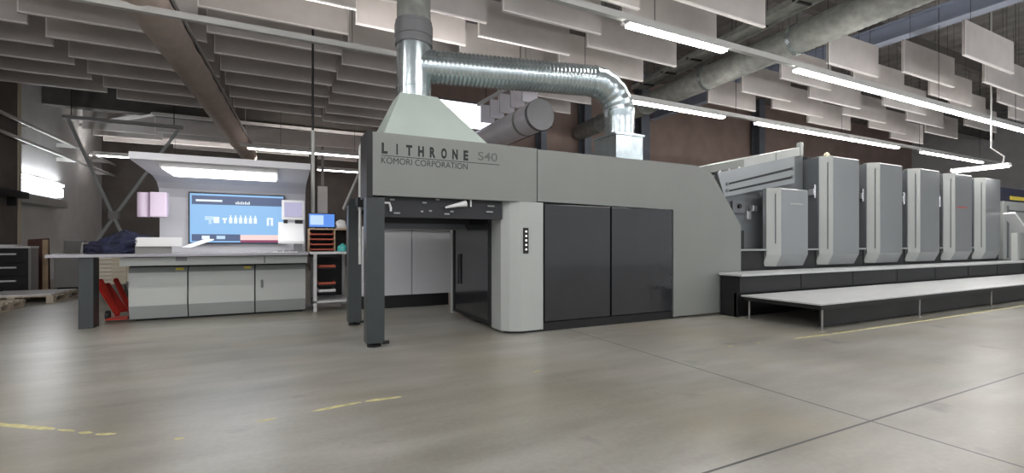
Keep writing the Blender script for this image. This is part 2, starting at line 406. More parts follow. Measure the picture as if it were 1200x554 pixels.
# ------------------------------------------------------------ acoustic baffles
cols_b = [(-8.4,-6.2,'x'), (-5.8,-3.86,.7), (-3.8,-1.24,.2), (-1.18,1.06,.7), (1.12,3.1,.2), (3.16,5.1,.7), (5.16,7.45,.2),
          (10.1,12.0,.65), (12.06,14.4,.2), (14.5,16.8,.7), (16.9,19.2,.2), (19.3,21.6,.7)]
cname = {1:'at the far left', 2:'left of the cloth duct', 3:'right of the cloth duct', 4:'over the press chimney', 5:'right of the chimney',
         6:'over the duct elbow', 7:'right of the big round duct', 8:'at the pale blue roof beam', 9:'right of the pale blue beam', 10:'near the right edge', 11:'at the right edge'}
nb = 0
protos = {}
for ci, (x0, x1, off) in enumerate(cols_b):
    if off == 'x': continue
    k = 0
    for i in range(2, 23):
        y = i + off
        if x0 < 3.5:
            if 15.45 < y < 18.8 or y > 22.6: continue
            if 3 < x0 and y > 10.4: continue
        elif y > (8.8 if x0 > 6 else 12): continue
        if 10 < x0 < 12 and y < 5.4: continue
        if abs(y-4.0) < .0: continue
        zb = EYE + 3.7
        vis = False
        for s in (0,.25,.5,.75,1):
            for zz in (zb, zb+.6):
                p = proj(x0+(x1-x0)*s, y, zz)
                if p and 2 < p[0] < 1198 and 1 < p[1] < 200: vis = True
        if not vis: continue
        # keep clear of the chimney
        if abs(y-5.8) < .3 and x0 < 1.8 and x1 > 1.2: continue
        k += 1; nb += 1
        lab = 'ceiling baffle, %s from the front in the row %s' % (ORD[k-1], cname[ci])
        w = round(x1-x0, 3)
        loc = ((x0+x1)/2, y, zb)
        if w in protos:
            dup(protos[w], loc, lab)
        else:
            t = thing('acoustic_baffle', lab, 'ceiling baffle', loc, 'hanging ceiling baffles')
            obj('felt_panel', box(B(), x0, x1, y-.022, y+.022, zb+.02, zb+.70), 'baffle', t)
            bm = B(); box(bm, x0, x1, y-.026, y+.026, zb, zb+.024); box(bm, x0, x0+.02, y-.026, y+.026, zb+.024, zb+.70)
            obj('edge_strip', bm, 'baffle_edge', t)
            bm = B()
            for xx in (x0+.3, x1-.3): cyl(bm, (xx, y, zb+.70), (xx, y, CZ+.09), .004, 5)
            obj('suspension_wire', bm, 'black', t)
            protos[w] = t
# ------------------------------------------------------------ ducts
def corr(p0, p1, r, amp, pitch):
    p0, p1 = Vector(p0), Vector(p1); L = (p1-p0).length; n = int(L/pitch); pts = []; rr = []
    for i in range(n*2+1):
        pts.append(p0.lerp(p1, i/(n*2))); rr.append(r + (amp if i % 2 else -amp))
    return pts, rr
# large duct right
t = thing('round_air_duct', 'large grey round air duct running back under the roof at upper right', 'air duct', (9.0,5,5.12))
bm = B(); pts, rr = corr((8.52,-2.0,5.12), (9.72,14.0,5.12), .28, .004, .12); sweep(bm, pts, rr, 28); obj('duct_pipe', bm, 'steel2', t, True)
bm = B()
for i in range(7):
    s = i/7+.05; p = Vector((8.52,-2,5.12)).lerp(Vector((9.72,14,5.12)), s); d = Vector((1.2,16,0)).normalized()
    sweep(bm, [p-d*.04, p+d*.04], .305, 28)
    cyl(bm, p+Vector((0,0,.3)), (p.x, p.y, CZ), .01, 6)
obj('hanger_band', bm, 'steel', t, True)
# cable tray beside
t = thing('cable_tray', 'flat pale cable tray beside the large round duct at upper right', 'cable tray', (9.1,6,5.5))
bm = B()
a, b_ = Vector((8.3,2.0,5.62)), Vector((9.35,10.5,5.62)); s = Vector((1,-.12,0)).normalized()
bar(bm, a, b_, .42, .02); bar(bm, a-s*.21, b_-s*.21, .02, .12); bar(bm, a+s*.21, b_+s*.21, .02, .12); obj('tray', bm, 'steel2', t)
bm = B()
for i in range(9):
    p = a.lerp(b_, (i+.5)/9); bar(bm, p-s*.25+Vector((0,0,-.03)), p+s*.25+Vector((0,0,-.03)), .05, .03)
    cyl(bm, p+Vector((.24,0,0)), (p.x+.24, p.y, CZ), .006, 6)
obj('support', bm, 'black', t)
# white duct with closed cap (centre)
t = thing('white_air_duct', 'white round duct with a grey end cap hanging behind the corrugated pipe', 'air duct', (4.7,8.0,3.6))
bm = B(); sweep(bm, [(4.62,8.05,3.67),(4.5,14.15,3.67)], .3, 32); obj('duct_pipe', bm, 'duct_w', t, True)
bm = B(); sweep(bm, [(4.622,7.99,3.67),(4.62,8.09,3.67)], .315, 32); obj('end_cap', bm, 'cap', t, True)
bm = B()
for yy in (8.6, 11, 13.5): cyl(bm, (4.6,yy,3.96), (4.6,yy,CZ), .01, 6); sweep(bm, [(4.6,yy-.03,3.67),(4.6,yy+.03,3.67)], .308, 32)
obj('hanger_band', bm, 'steel2', t, True)
bm = B(); bar(bm, (4.98,8.2,3.52), (4.86,13.6,3.52), .05, .05); obj('side_rail', bm, 'black', t)
# fins on an oblique white rail
t = thing('fin_rail', 'white rail carrying pale vertical fins between chimney and end cap', 'fin rail', (4.45,9,4.6))
bm = B(); bar(bm, (4.5,8.3,4.52), (4.35,10.6,4.52), .07, .07); obj('rail', bm, 'white', t)
for i in range(5):
    yy = 8.5+i*.48; xx = 4.5-.15*(yy-8.3)/2.3
    obj('fin', box(B(), xx-.02, xx+.34, yy-.02, yy+.02, 4.05, 4.48), 'duct_w', t)
bm = B(); cyl(bm, (4.48,8.6,4.55), (4.48,8.6,CZ), .008, 6); cyl(bm, (4.38,10.2,4.55), (4.38,10.2,CZ), .008, 6); obj('hanger', bm, 'black', t)
# fabric duct left
t = thing('cloth_air_duct', 'beige cloth air duct running back under the baffles at upper left', 'air duct', (-1.6,9,4.5))
bm = B()
p0, p1 = Vector((-1.80,6.2,4.54)), Vector((-1.15,21.3,4.54)); pts = []; rr = []
for i in range(61):
    pts.append(p0.lerp(p1, i/60)); rr.append(.27 + .008*math.sin(i*1.9) + .006*math.sin(i*.7))
sweep(bm, pts, rr, 24); obj('cloth_tube', bm, 'fabric', t, True)
bm = B(); bar(bm, p0+Vector((.235,0,.13)), p1+Vector((.235,0,.13)), .03, .03); obj('seam_track', bm, 'black', t)
bm = B(); bar(bm, p0+Vector((.25,0,.2)), p1+Vector((.25,0,.2)), .035, .035)
for i in range(6):
    p = p0.lerp(p1, (i+.5)/6); cyl(bm, p+Vector((.25,0,.2)), (p.x+.25, p.y, CZ), .006, 6)
obj('hanging_track', bm, 'rail', t)
# thin poles
bm = B(); cyl(bm, (.52,9.35,1.0), (.52,9.35,3.2), .035, 12)
t = thing('service_pole', 'slim pole running from the tray rack up to the ceiling', 'pole', (.52,9.35,1.0)); obj('lower_tube', bm, 'rail', t, True)
bm = B(); cyl(bm, (.52,9.35,3.2), (.52,9.35,CZ), .02, 12); obj('upper_rod', bm, 'black', t, True)
obj('base_post', box(B(), .48,.56,9.31,9.39,0,1.0), 'black', t)
bm = B(); bar(bm, (1.55,16.5,5.0), (1.25,16.5,0), .28, .28)
tag(obj('steel_column', box(B(), 1.0,1.3,20.32,20.6,0,CZ), 'beam_d'), 'dark far steel column behind the tray rack', 'column')
bm.free()
t = thing('white_cabinet_column', 'slim pale box hanging on the far wall above the tray rack', 'wall box', (1.45,19.5,2.3))
obj('box_body', box(B(), 1.25,1.6,19.3,19.6,1.6,3.3,.02), 'wall_g', t); obj('box_pipe', box(B(), 1.38,1.48,19.4,19.5,3.3,CZ), 'grey_cab', t)
obj('box_stand', box(B(), 1.38,1.48,19.4,19.5,0,1.6), 'grey_cab', t)

# ------------------------------------------------------------ PRESS: delivery section
FY = 5.03; BY = 6.95
t = thing('press_delivery', 'large grey press delivery housing with lettering, smoked doors and an open bay', 'printing press', (3.5,FY,0))
obj('header_panel', box(B(), .86, 2.855, FY, FY+.06, 1.62, 2.295, .008), 'press', t)
bm = B(); prism(bm, [(2.865,1.635),(5.16,1.60),(5.16,.03),(6.63,.03),(6.63,1.39),(5.99,2.16),(5.88,2.23),(5.6,2.285),(2.865,2.285)], 'y', FY, FY+.06)
obj('side_panel', bm, 'press', t)
bm = B(); prism(bm, [(2.87,.1),(5.16,.1),(5.16,1.60),(2.87,1.635)], 'y', FY+.05, FY+.08); obj('door_recess', bm, 'black', t)
for a, b_ in ((2.96,3.985),(4.015,5.12)):
    d = obj('smoked_door', box(B(), a, b_, FY-.012, FY+.05, .125, 1.60, .006), 'glass', t)
bm = B(); box(bm, 2.95, 5.17, FY+.02, FY+.1, 0, .11); obj('kick_plate', bm, 'black', t)
# corner column with chamfer
bm = B(); prism(bm, [(2.94,FY-.005),(2.62,FY-.005),(2.5,FY+.06),(2.42,FY+.14),(2.42,FY+.42),(2.94,FY+.42)], 'z', .03, 1.62)
obj('corner_column', bm, 'press_light', t)
bm = B(); prism(bm, [(2.94,FY+.03),(2.64,FY+.03),(2.52,FY+.1),(2.48,FY+.16),(2.48,FY+.42),(2.94,FY+.42)], 'z', 0, .03); obj('column_foot', bm, 'black', t)
p = obj('button_panel', box(B(), 2.655,2.725,FY-.02,FY-.005,.985,1.30,.004), 'black', t)
for i in range(5): obj('button', box(B(), 2.68,2.70,FY-.026,FY-.02,1.025+.055*i,1.045+.055*i,.003), 'led', p)
# left edge post stripe and dark frame
bm = B(); prism(bm, [(.80,FY+.06),(.80,FY),(.86,FY),(.86,FY+.06)], 'z', 1.6, 2.30); box(bm, .80,.86,FY+.06,FY+.42,1.6,2.3); obj('left_end_frame', bm, 'black', t)
obj('top_cover', box(B(), 1.0, 5.6, FY+.06, 6.6, 2.22, 2.28), 'press', t)
bm = B(); box(bm, 1.2, 2.86, BY-.3, BY-.24, 1.5, 2.22); box(bm, .80,1.2,BY-.3,BY-.24,1.5,1.72); box(bm, .90,.97,FY+.2,BY-.3,1.55,1.72); obj('rear_header', bm, 'dark', t)
for yy0, yy1, xa, xb, z1 in ((FY+.02,FY+.20,.80,.99,1.6),(6.52,6.70,.80,.97,1.62)):
    l = obj('leg', box(B(), xa, xb, yy0, yy1, .045, z1, .006), 'dark', t)
    bm = B(); cyl(bm, ((xa+xb)/2,(yy0+yy1)/2,0), ((xa+xb)/2,(yy0+yy1)/2,.02), .075, 20); cyl(bm, ((xa+xb)/2,(yy0+yy1)/2,.02), ((xa+xb)/2,(yy0+yy1)/2,.05), .02, 12)
    box(bm, xb-.02, xb+.05, yy0, yy0+.05, .03, .06)
    obj('levelling_foot', bm, 'black', l)
# bay inner side (dark glazed door in depth)
bm = B(); prism(bm, [(FY+.42,.06),(BY-.1,.06),(BY-.1,1.62),(FY+.42,1.62)], 'x', 2.40, 2.44); obj('bay_side_door', bm, 'glass', t)
bm = B(); box(bm, 2.385,2.40,FY+.42,FY+.46,.06,1.6); box(bm, 2.385,2.40,BY-.14,BY-.1,.06,1.6); box(bm, 2.385,2.40,FY+.46,BY-.14,.06,.1)
box(bm, 2.37,2.385,6.55,6.6,.5,.95)
obj('bay_door_frame', bm, 'black', t)
obj('bay_pale_post', box(B(), 2.38,2.47,BY-.09,BY,.02,1.62), 'press_light', t)
obj('inner_block', box(B(), 2.46, 6.6, FY+.45, BY-.05, .05, 1.38), 'black', t)
obj('rear_panel', box(B(), 2.86, 6.6, BY-.05, BY, .05, 2.22), 'body', t)
# chain and gripper mechanism under the header
bm = B(); box(bm, .99, 2.42, FY+.10, FY+.16, 1.40, 1.63); box(bm, 1.0, 2.4, 6.2, 6.26, 1.38, 1.60); box(bm, .99,2.42,5.2,6.9,1.66,1.72)
for i in range(5): cyl(bm, (1.15+.28*i, 5.25, 1.5), (1.15+.28*i, 6.2, 1.5), .045, 14)
obj('gripper_frame', bm, 'blackp', t)
bm = B(); box(bm, 1.0,2.38,6.3,6.36,1.30,1.40); obj('cross_rail', bm, 'body', t)
bm = B()
for xx, zz, w in ((1.06,1.58,.05),(1.10,1.435,.07),(1.42,1.56,.05),(1.40,1.46,.03),(1.5,1.47,.03),(1.58,1.60,.04),(1.68,1.44,.06),(1.75,1.47,.04),(2.22,1.55,.09),(2.2,1.48,.09)):
    box(bm, xx, xx+w, FY+.08, FY+.10, zz, zz+.018, .004)
obj('bright_fitting', bm, 'conband', t)
bm = B(); sweep(bm, [(1.68,FY+.05,1.52),(1.83,FY+.05,1.555),(1.93,FY+.05,1.575)], [.012,.026,.04], 12); cyl(bm, (1.99,FY+.05,1.54),(1.99,FY+.05,1.62),.01,10); obj('white_nozzle', bm, 'white', t, True)
bm = B(); sweep(bm, [(1.0,FY+.08,1.55),(1.05,FY+.08,1.55),(1.065,FY+.08,1.5),(1.065,FY+.08,1.46)], .014, 8); obj('hose_elbow', bm, 'white', t, True)
# lettering
bm = B(); x = .955; step = .132
widths = {'L':.062,'I':.016,'T':.068,'H':.066,'R':.066,'O':.066,'N':.066,'E':.058}
for i, ch in enumerate('LITHRONE'):
    w = widths[ch]; cx = .985 + i*step
    text(bm, ch, cx-w/2, cx+w/2, 2.068, 2.185, FY, .05)
obj('lettering', bm, 'ink', t)
bm = B(); text(bm, 'S40', 2.06, 2.31, 2.085, 2.185, FY, .01); obj('lettering', bm, 'inkg', t)
bm = B(); text(bm, 'KOMORI CORPORATION', .95, 1.93, 1.965, 2.032, FY, -.004); box(bm, .95, 2.34, FY-.002, FY, 2.045, 2.052); obj('lettering', bm, 'ink', t)
obj('number_plate', box(B(), 6.42,6.52,FY-.004,FY,.14,.16), 'press_light', t)

# extraction hood, chimney, corrugated pipe
t = thing('extraction_hood', 'pale green tapered extraction hood and steel chimney on the press', 'exhaust hood', (1.5,5.8,2.28))
bm = B()
lo = [(1.0,5.25),(2.35,5.25),(2.35,6.6),(1.0,6.6)]; hi = [(1.28,5.58),(1.74,5.58),(1.74,6.02),(1.28,6.02)]
A = [bm.verts.new((x,y,2.285)) for x,y in lo]; H = [bm.verts.new((x,y,2.93)) for x,y in hi]
for i in range(4): bm.faces.new((A[i],A[(i+1)%4],H[(i+1)%4],H[i]))
bm.faces.new(A[::-1]); bm.faces.new(H); bmesh.ops.recalc_face_normals(bm, faces=bm.faces[:])
obj('tapered_hood', bm, 'hood', t)
bm = B(); sweep(bm, [(1.5,5.8,z) for z in (2.88,3.05,3.052,3.08,3.082,3.6)], [.215,.215,.222,.222,.215,.215], 32); obj('chimney_tube', bm, 'steel', t, True)
bm = B(); sweep(bm, [(1.5,5.8,z) for z in (3.6,3.63,3.64,3.7,3.71,3.85,3.86,3.9)], [.235,.235,.225,.225,.238,.238,.228,.228], 32); obj('rubber_collar', bm, 'cap', t, True)
bm = B(); sweep(bm, [(1.5,5.8,3.88),(1.5,5.8,CZ)], .21, 32); obj('upper_tube', bm, 'steel2', t, True)
t = thing('corrugated_pipe', 'shiny corrugated steel pipe bending from chimney down to press', 'exhaust pipe', (4.5,5.6,2.3))
path = []
a = Vector((1.5,5.8,3.36)); e = Vector((3.94,5.40,3.42))
n = int((e-a).length/.028)
path = [a.lerp(e, i/n) for i in range(n+1)]
R = .46; dx = (e-a).normalized(); c = e + Vector((0,0,-R))
na = 22
for i in range(1, na+1):
    th = PI/2*i/na; path.append(c + dx*R*math.sin(th) + Vector((0,0,R*math.cos(th))))
end = path[-1]
for i in range(1, 9): path.append(end + Vector((0,0,-.04*i)))
rr = [.205 + (.0085 if i % 2 else -.0045) for i in range(len(path))]
for i in range(len(path)-8-22, len(path)-8): rr[i] = .215 + (.006 if i % 4 < 2 else -.002)
bm = B(); sweep(bm, path, rr, 36); obj('pipe_tube', bm, 'steel', t, True)
bx_, by_ = end.x, end.y
obj('outlet_box', box(B(), bx_-.26, bx_+.22, by_-.25, by_+.25, 2.28, 2.66, .006), 'steel', t)
obj('outlet_flange', box(B(), bx_-.28, bx_+.24, by_-.27, by_+.27, 2.62, 2.65), 'steel', t)

# ------------------------------------------------------------ PRESS: coater section
t = thing('coating_unit', 'grey coating unit with two long slots, between delivery housing and first tower', 'printing press unit', (7.7,5.2,0))
bm = B(); prism(bm, [(6.68,.66),(8.86,.66),(8.86,2.76),(8.3,2.66),(6.68,2.25)], 'y', 5.4, 7.0); obj('body', bm, 'body', t)
bm = B(); prism(bm, [(6.45,2.27),(8.5,2.72),(8.5,2.22),(6.62,1.88)], 'y', 5.33, 5.40); sl = obj('sloping_panel', bm, 'cover', t)
for za, zb in ((2.09,2.45),(1.97,2.29)):
    bm = B(); prism(bm, [(6.72,za),(8.38,zb),(8.38,zb+.045),(6.72,za+.03)], 'y', 5.325, 5.331); obj('slot', bm, 'black', sl)
bm = B()
for xx, zz in ((6.68,2.1),(8.42,2.48),(8.42,2.33),(6.68,1.99)): cyl(bm, (xx,5.31,zz),(xx,5.34,zz),.03,12)
obj('knob', bm, 'cap', sl)
bm = B(); prism(bm, [(7.15,2.42),(8.75,2.76),(8.75,2.92),(7.15,2.56)], 'y', 5.36, 6.9); obj('top_cover', bm, 'press_light', t)
bm = B(); prism(bm, [(8.0,2.57),(8.3,2.64),(8.3,2.80),(8.0,2.74)], 'y', 5.34, 5.36); box(bm, 8.7,8.78,5.34,5.42,2.74,3.0,.01); obj('cover_latch', bm, 'press_light', t)
for xx in (6.62, 6.85, 7.1):
    bm = B(); sweep(bm, [(xx,5.42,2.2+ (xx-6.6)*.2),(xx,5.42,2.33+(xx-6.6)*.2)], [.05,.015], 12); obj('cone_fitting', bm, 'white', t, True)
obj('control_box', box(B(), 6.85,7.15,5.35,5.4,1.62,1.83,.01), 'body', t)
obj('control_knob', sweep(B(), [(7.0,5.32,1.74),(7.0,5.36,1.74)], .04, 14), 'black', t)
bm = B(); box(bm, 7.2,7.32,5.34,5.4,1.52,1.66,.01); box(bm, 7.3,7.42,5.3,5.36,1.66,1.76,.01); obj('valve_fitting', bm, 'chrome', t)
obj('recess_panel', box(B(), 6.64,7.0,5.25,5.41,1.0,1.32), 'black', t)
obj('base', box(B(), 6.66,8.9,5.2,7.0,0,.98), 'black', t)
obj('base_ledge', box(B(), 6.66,8.9,5.13,5.24,.98,1.01), 'conband', t)
def cover(bm, x0, x1, z0, z1, y=5.0, ch=.15):
    # chamfered-left upright shell with tucked-in bottom
    top = [(x0-ch*1.0,y+ch),(x0,y),(x1-.03,y),(x1,y+.03),(x1,y+.22),(x0-ch,y+.22)]
    def ring(dy, z): return [bm.verts.new((a, min(b+dy, y+.22), z)) for a, b in top]
    rs = [ring(.09, z0), ring(0, z0+.2), ring(0, z1-.02), ring(.02, z1)]
    fs = []
    for a, b in zip(rs, rs[1:]):
        for i in range(6): fs.append(bm.faces.new((a[i],a[(i+1)%6],b[(i+1)%6],b[i])))
    fs.append(bm.faces.new(rs[0][::-1])); fs.append(bm.faces.new(rs[-1])); bmesh.ops.recalc_face_normals(bm, faces=fs)
    return bm
def corner(x0, z0, z1, ch=.15, y=5.0):  # chamfer face in lighter paint, standing in for the light falling on it
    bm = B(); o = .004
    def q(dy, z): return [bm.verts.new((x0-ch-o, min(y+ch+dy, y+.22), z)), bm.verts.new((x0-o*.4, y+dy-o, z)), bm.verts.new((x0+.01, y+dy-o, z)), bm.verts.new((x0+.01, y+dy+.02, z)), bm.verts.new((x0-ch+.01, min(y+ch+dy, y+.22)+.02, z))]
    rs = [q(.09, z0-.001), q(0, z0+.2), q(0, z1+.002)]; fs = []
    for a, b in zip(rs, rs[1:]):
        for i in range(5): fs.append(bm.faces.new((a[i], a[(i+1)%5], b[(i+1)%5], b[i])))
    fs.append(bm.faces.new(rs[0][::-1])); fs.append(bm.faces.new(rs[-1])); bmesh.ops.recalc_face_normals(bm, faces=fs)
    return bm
cv = obj('front_cover', cover(B(), 7.59, 8.38, .71, 2.05), 'cover', t)
obj('lit_chamfer', corner(7.59, .71, 2.05), 'press_light', cv)  # light on the chamfer put into its paler colour
bm = B(); bar(bm, (7.53,5.05,1.1),(7.53,5.05,1.95),.012,.012); obj('cover_groove', bm, 'body', cv)
obj('slot_highlight', box(B(), 7.85,8.2,4.994,5.0,1.78,1.80), 'press_light', cv)  # pale line paints the highlight along the handle slot
# printing towers
labs = ['first grey printing tower, nearest, with a round beacon on top', 'second grey printing tower from the coating unit', 'third grey printing tower, middle of the five',
        'fourth grey printing tower, with a thin red highlight painted on', 'fifth grey printing tower, farthest, under the hanging lamp']
base = 9.08
tw = thing('printing_unit', labs[0], 'printing press unit', (base,5,0), 'printing towers')
bm = B(); box(bm, 8.93,10.02,5.16,7.1,.98,2.70,.01); obj('body', bm, 'body', tw)
cv = obj('front_cover', cover(B(), 9.1, 10.0, .71, 2.72), 'cover', tw)
obj('lit_chamfer', corner(9.1, .71, 2.72), 'press_light', cv)
bm = B(); bar(bm, (9.04,5.05,1.0),(9.04,5.05,2.6),.012,.012); obj('cover_groove', bm, 'body', cv)
obj('base', box(B(), 8.91,10.50,5.2,7.1,0,.98), 'black', tw)
obj('base_ledge', box(B(), 10.0,10.50,5.13,5.24,.98,1.01), 'conband', tw)
obj('rear_link', box(B(), 10.02,10.50,5.7,7.0,.98,2.1), 'blackp', tw)
bm = B(); box(bm, 10.06,10.14,5.25,5.33,1.0,2.66); box(bm, 10.3,10.34,5.4,5.45,1.0,2.4); obj('side_conduit', bm, 'cap', tw)
bm = B(); box(bm, 8.86,8.94,5.2,5.3,2.0,2.12,.01); cyl(bm, (8.9,5.2,1.95),(8.9,5.2,2.2),.015,8); obj('side_switch', bm, 'chrome', tw)
for i in range(1,5):
    r = dup(tw, (base+1.605*i, 5, 0), labs[i])
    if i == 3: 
        obj('red_highlight', box(B(), base+1.605*3+.1,base+1.605*3+.62,4.995,4.999,1.93,1.955), 'red_glint', r)  # red strip stands in for a highlight on the cover
bm = B(); sweep(bm, [(9.45,5.3,2.7),(9.45,5.3,2.74),(9.45,5.3,2.75),(9.45,5.3,2.82),(9.45,5.3,2.86)], [.07,.07,.055,.055,.02], 16)
obj('beacon', bm, 'orange', tw, True)
for i in range(5):
    r = [o for o in C.objects if o.name.startswith('printing_unit')][i]
    x0 = base+1.605*i
    bm = B(); box(bm, x0+1.0,x0+1.2,5.4,5.6,2.55,2.78,.02); box(bm, x0+.1,x0+.2,5.5,5.6,2.7,2.8)
    obj('top_fitting', bm, 'blackp', r)
# feeder end
t = thing('feeder_unit', 'pale grey feeder housing at the right picture edge beyond the towers', 'printing press unit', (18.5,5.2,0))
bm = B(); box(bm, 17.1,21.5,5.15,7.0,.66,2.22,.02); obj('body', bm, 'press_light', t)
bm = B(); box(bm, 17.3,17.34,5.12,5.15,.7,2.1); box(bm, 17.34,18.6,5.13,5.15,1.95,1.99); obj('panel_seam', bm, 'body', t)
obj('base', box(B(), 16.92,21.5,5.2,7.0,0,.66), 'black', t)
t = thing('plastic_crate', 'dark blue crate with a yellow stripe on top of the feeder housing', 'crate', (18.4,5.9,2.22))
obj('crate_body', box(B(), 17.2,20.6,5.3,6.3,2.22,2.62,.02), 'navyp', t); obj('stripe', box(B(), 18.0,19.3,5.285,5.3,2.30,2.40), 'yellow', t)
t = thing('control_stand', 'white slanted control panel on a post at the right end of the step', 'control panel', (16.66,4.8,.65))
bm = B(); box(bm, 16.6,16.72,4.75,4.87,.65,1.36,.01); obj('post', bm, 'press_light', t)
bm = B(); bar(bm, (16.42,4.85,1.86),(16.88,4.75,1.40), .24, .06); obj('panel_head', bm, 'white', t)
bm = B(); bar(bm, (16.80,4.55,1.43),(16.9,4.53,1.37), .1, .02); obj('panel_lip', bm, 'black', t)
# walkways
t = thing('upper_step', 'upper grey walkway step running along the printing towers', 'walkway', (11,4.85,0))
obj('tread', box(B(), 6.68,17.6,4.60,5.13,.615,.65,.006), 'platform', t)
obj('tread_end', box(B(), 6.08,6.68,4.60,5.0,.615,.65,.006), 'platform', t)
bm = B(); box(bm, 6.12,17.6,4.66,4.70,.36,.615); box(bm, 6.12,17.6,4.72,4.76,0,.36); box(bm, 6.12,6.16,4.70,5.0,.0,.6); obj('riser', bm, 'black', t)
bm = B(); 
for i in range(7): box(bm, 7.6+1.5*i,7.61+1.5*i,4.652,4.66,.37,.6)
obj('riser_seam', bm, 'blackp', t)
t = thing('lower_platform', 'long low pale platform on thin legs in front of the step', 'walkway', (11,4.0,0))
obj('deck', box(B(), 6.06,17.6,3.47,4.60,.325,.345,.004), 'platform', t)
bm = B(); box(bm, 6.08,17.6,3.475,3.50,.27,.325); box(bm, 6.08,6.11,3.50,4.6,.27,.325); box(bm, 6.08,17.6,4.56,4.59,.27,.325); obj('edge_frame', bm, 'black', t)
for xx in (6.14, 8.6, 11.1, 13.6, 16.1):
    for yy in (3.50, 4.52):
        l = obj('leg', sweep(B(), [(xx,yy,.012),(xx,yy,.29)], .013, 10), 'grey_cab', t, True)
        obj('foot_pad', sweep(B(), [(xx,yy,0),(xx,yy,.014)], .035, 14), 'grey_cab', l)
obj('shade_board', box(B(), 6.3,17.6,3.60,3.63,.02,.3), 'black', t)  # black board set forward to deepen the shade beneath the deck

# white cabinet behind the bay
t = thing('rear_cabinet', 'pale metal cabinet with black plinth seen through the open press bay', 'cabinet', (2.1,8.2,0))
bm = B(); box(bm, 1.2,2.02,7.95,8.6,.22,1.335,.008); obj('door', bm, 'canopy', t)
bm = B(); box(bm, 2.03,2.75,7.95,8.6,.22,1.335,.008); obj('door', bm, 'canopy', t)
obj('top_trim', box(B(), 1.2,2.75,7.90,8.6,1.34,1.385), 'white', t)
obj('plinth', box(B(), 1.22,2.7,8.0,8.6,0,.215), 'black', t)
# pale upright pipe at rear-left corner of press
t = thing('upright_pipe', 'pale vertical pipe with a slanted arm beside the rear press leg', 'pipe', (.875,6.0,.85))
bm = B(); sweep(bm, [(.875,6.0,.85),(.875,6.0,2.30),(.89,6.0,2.34)], .02, 10); obj('pipe_tube', bm, 'rail', t, True)
bm = B(); bar(bm, (.875,6.0,2.0),(.72,6.35,1.55), .025, .04); obj('arm', bm, 'grey_cab', t)
obj('clamp', box(B(), .84,.90,5.96,6.04,1.56,1.68,.005), 'black', t)

# ------------------------------------------------------------ CONSOLE
CY = 8.18
t = thing('console_desk', 'long control desk with three pale doors and one dark leg', 'desk', (-.8,8.4,0))
obj('worktop', box(B(), -2.66,.37,7.8,9.02,.925,.965,.006), 'top', t)
obj('apron', box(B(), -1.95,.36,7.92,8.98,.80,.915,.004), 'press_light', t)
bm = B(); box(bm, -1.33,-1.2,7.9,7.93,.86,.93); box(bm, -.24,-.22,7.915,7.92,.81,.91); obj('apron_catch', bm, 'cap', t)
l = obj('leg', box(B(), -2.35,-2.2,7.84,8.06,.0,.925,.006), 'dark', t)
obj('carcass', box(B(), -1.92,.35,CY+.09,8.95,.05,.80), 'black', t)
obj('plinth', box(B(), -1.86,.30,CY+.12,8.9,0,.05), 'black', t)
for i, (a, b_) in enumerate(((-1.92,-1.235),(-1.225,-.375),(-.365,.35))):
    bm = B(); prism(bm, [(CY+.05,.765),(CY,.69),(CY,.22),(CY+.05,.035),(CY+.085,.035),(CY+.085,.765)], 'x', a+.004, b_-.004)
    d = obj('door', bm, 'console', t)
    bm = B(); prism(bm, [(CY+.046,.765),(CY-.003,.69),(CY+.002,.69),(CY+.05,.765)], 'x', a+.006, b_-.006)
    prism(bm, [(CY-.003,.22),(CY+.046,.035),(CY+.05,.035),(CY+.002,.22)], 'x', a+.006, b_-.006); obj('grey_band', bm, 'conband', d)
    if i < 2:
        bm = B(); bar(bm, (b_-.14,CY+.018,.725),(b_-.045,CY+.018,.725), .004, .055); s = obj('warning_sticker', bm, 'yellow', d)
    else:
        obj('handle', box(B(), a+.075,a+.105,CY-.015,CY,.42,.54,.004), 'cap', d)
# canopy
t = thing('viewing_canopy', 'white curved canopy with a light panel standing behind the desk', 'canopy', (-.7,9.1,.965))
inn = [(9.1,.97),(9.1,1.85),(9.04,1.98),(8.9,2.07),(8.63,2.13),(7.43,2.19)]
out = [(7.43,2.28),(8.7,2.28),(9.1,2.2),(9.22,2.05),(9.24,1.85),(9.24,.0),(9.1,.0)]
bm = B(); prism(bm, inn+out, 'x', -1.74, .38); obj('hood_shell', bm, 'canopy', t)
obj('light_panel', box(B(), -1.42,-.08,7.56,8.38,2.10,2.12), 'panel_l', t)
bm = B(); box(bm, -1.45,-.05,7.53,8.41,2.122,2.19); obj('light_frame', bm, 'white', t)
# display
t = thing('wide_display', 'wide wall display with a light blue press diagram under the canopy', 'display', (-.65,9.05,1.1))
X0, X1, Z0, Z1 = -1.33, .03, 1.12, 1.92
obj('bezel', box(B(), X0-.02,X1+.02,9.03,9.1,Z0-.02,Z1+.02,.004), 'blackp', t)
s = obj('screen', box(B(), X0,X1,9.022,9.03,Z0,Z1), 'scr_blue', t)
def sx(u): return X0 + (X1-X0)*u
def sz(v): return Z1 - (Z1-Z0)*v
obj('screen_band', box(B(), sx(.02),sx(1),9.018,9.022,sz(.22),sz(.04)), 'scr_dark', s)
obj('screen_band', box(B(), sx(.02),sx(.52),9.018,9.022,sz(.97),sz(.83)), 'scr_dark', s)
obj('screen_bar', box(B(), sx(.52),sx(1),9.018,9.022,sz(.95),sz(.84)), 'scr_peach', s)
obj('screen_line', box(B(), sx(.52),sx(1),9.018,9.022,sz(.998),sz(.95)), 'scr_red', s)
bm = B(); box(bm, sx(.06),sx(.33),9.015,9.018,sz(.16),sz(.12)); box(bm, sx(.12),sx(.2),9.015,9.018,sz(.93),sz(.86))
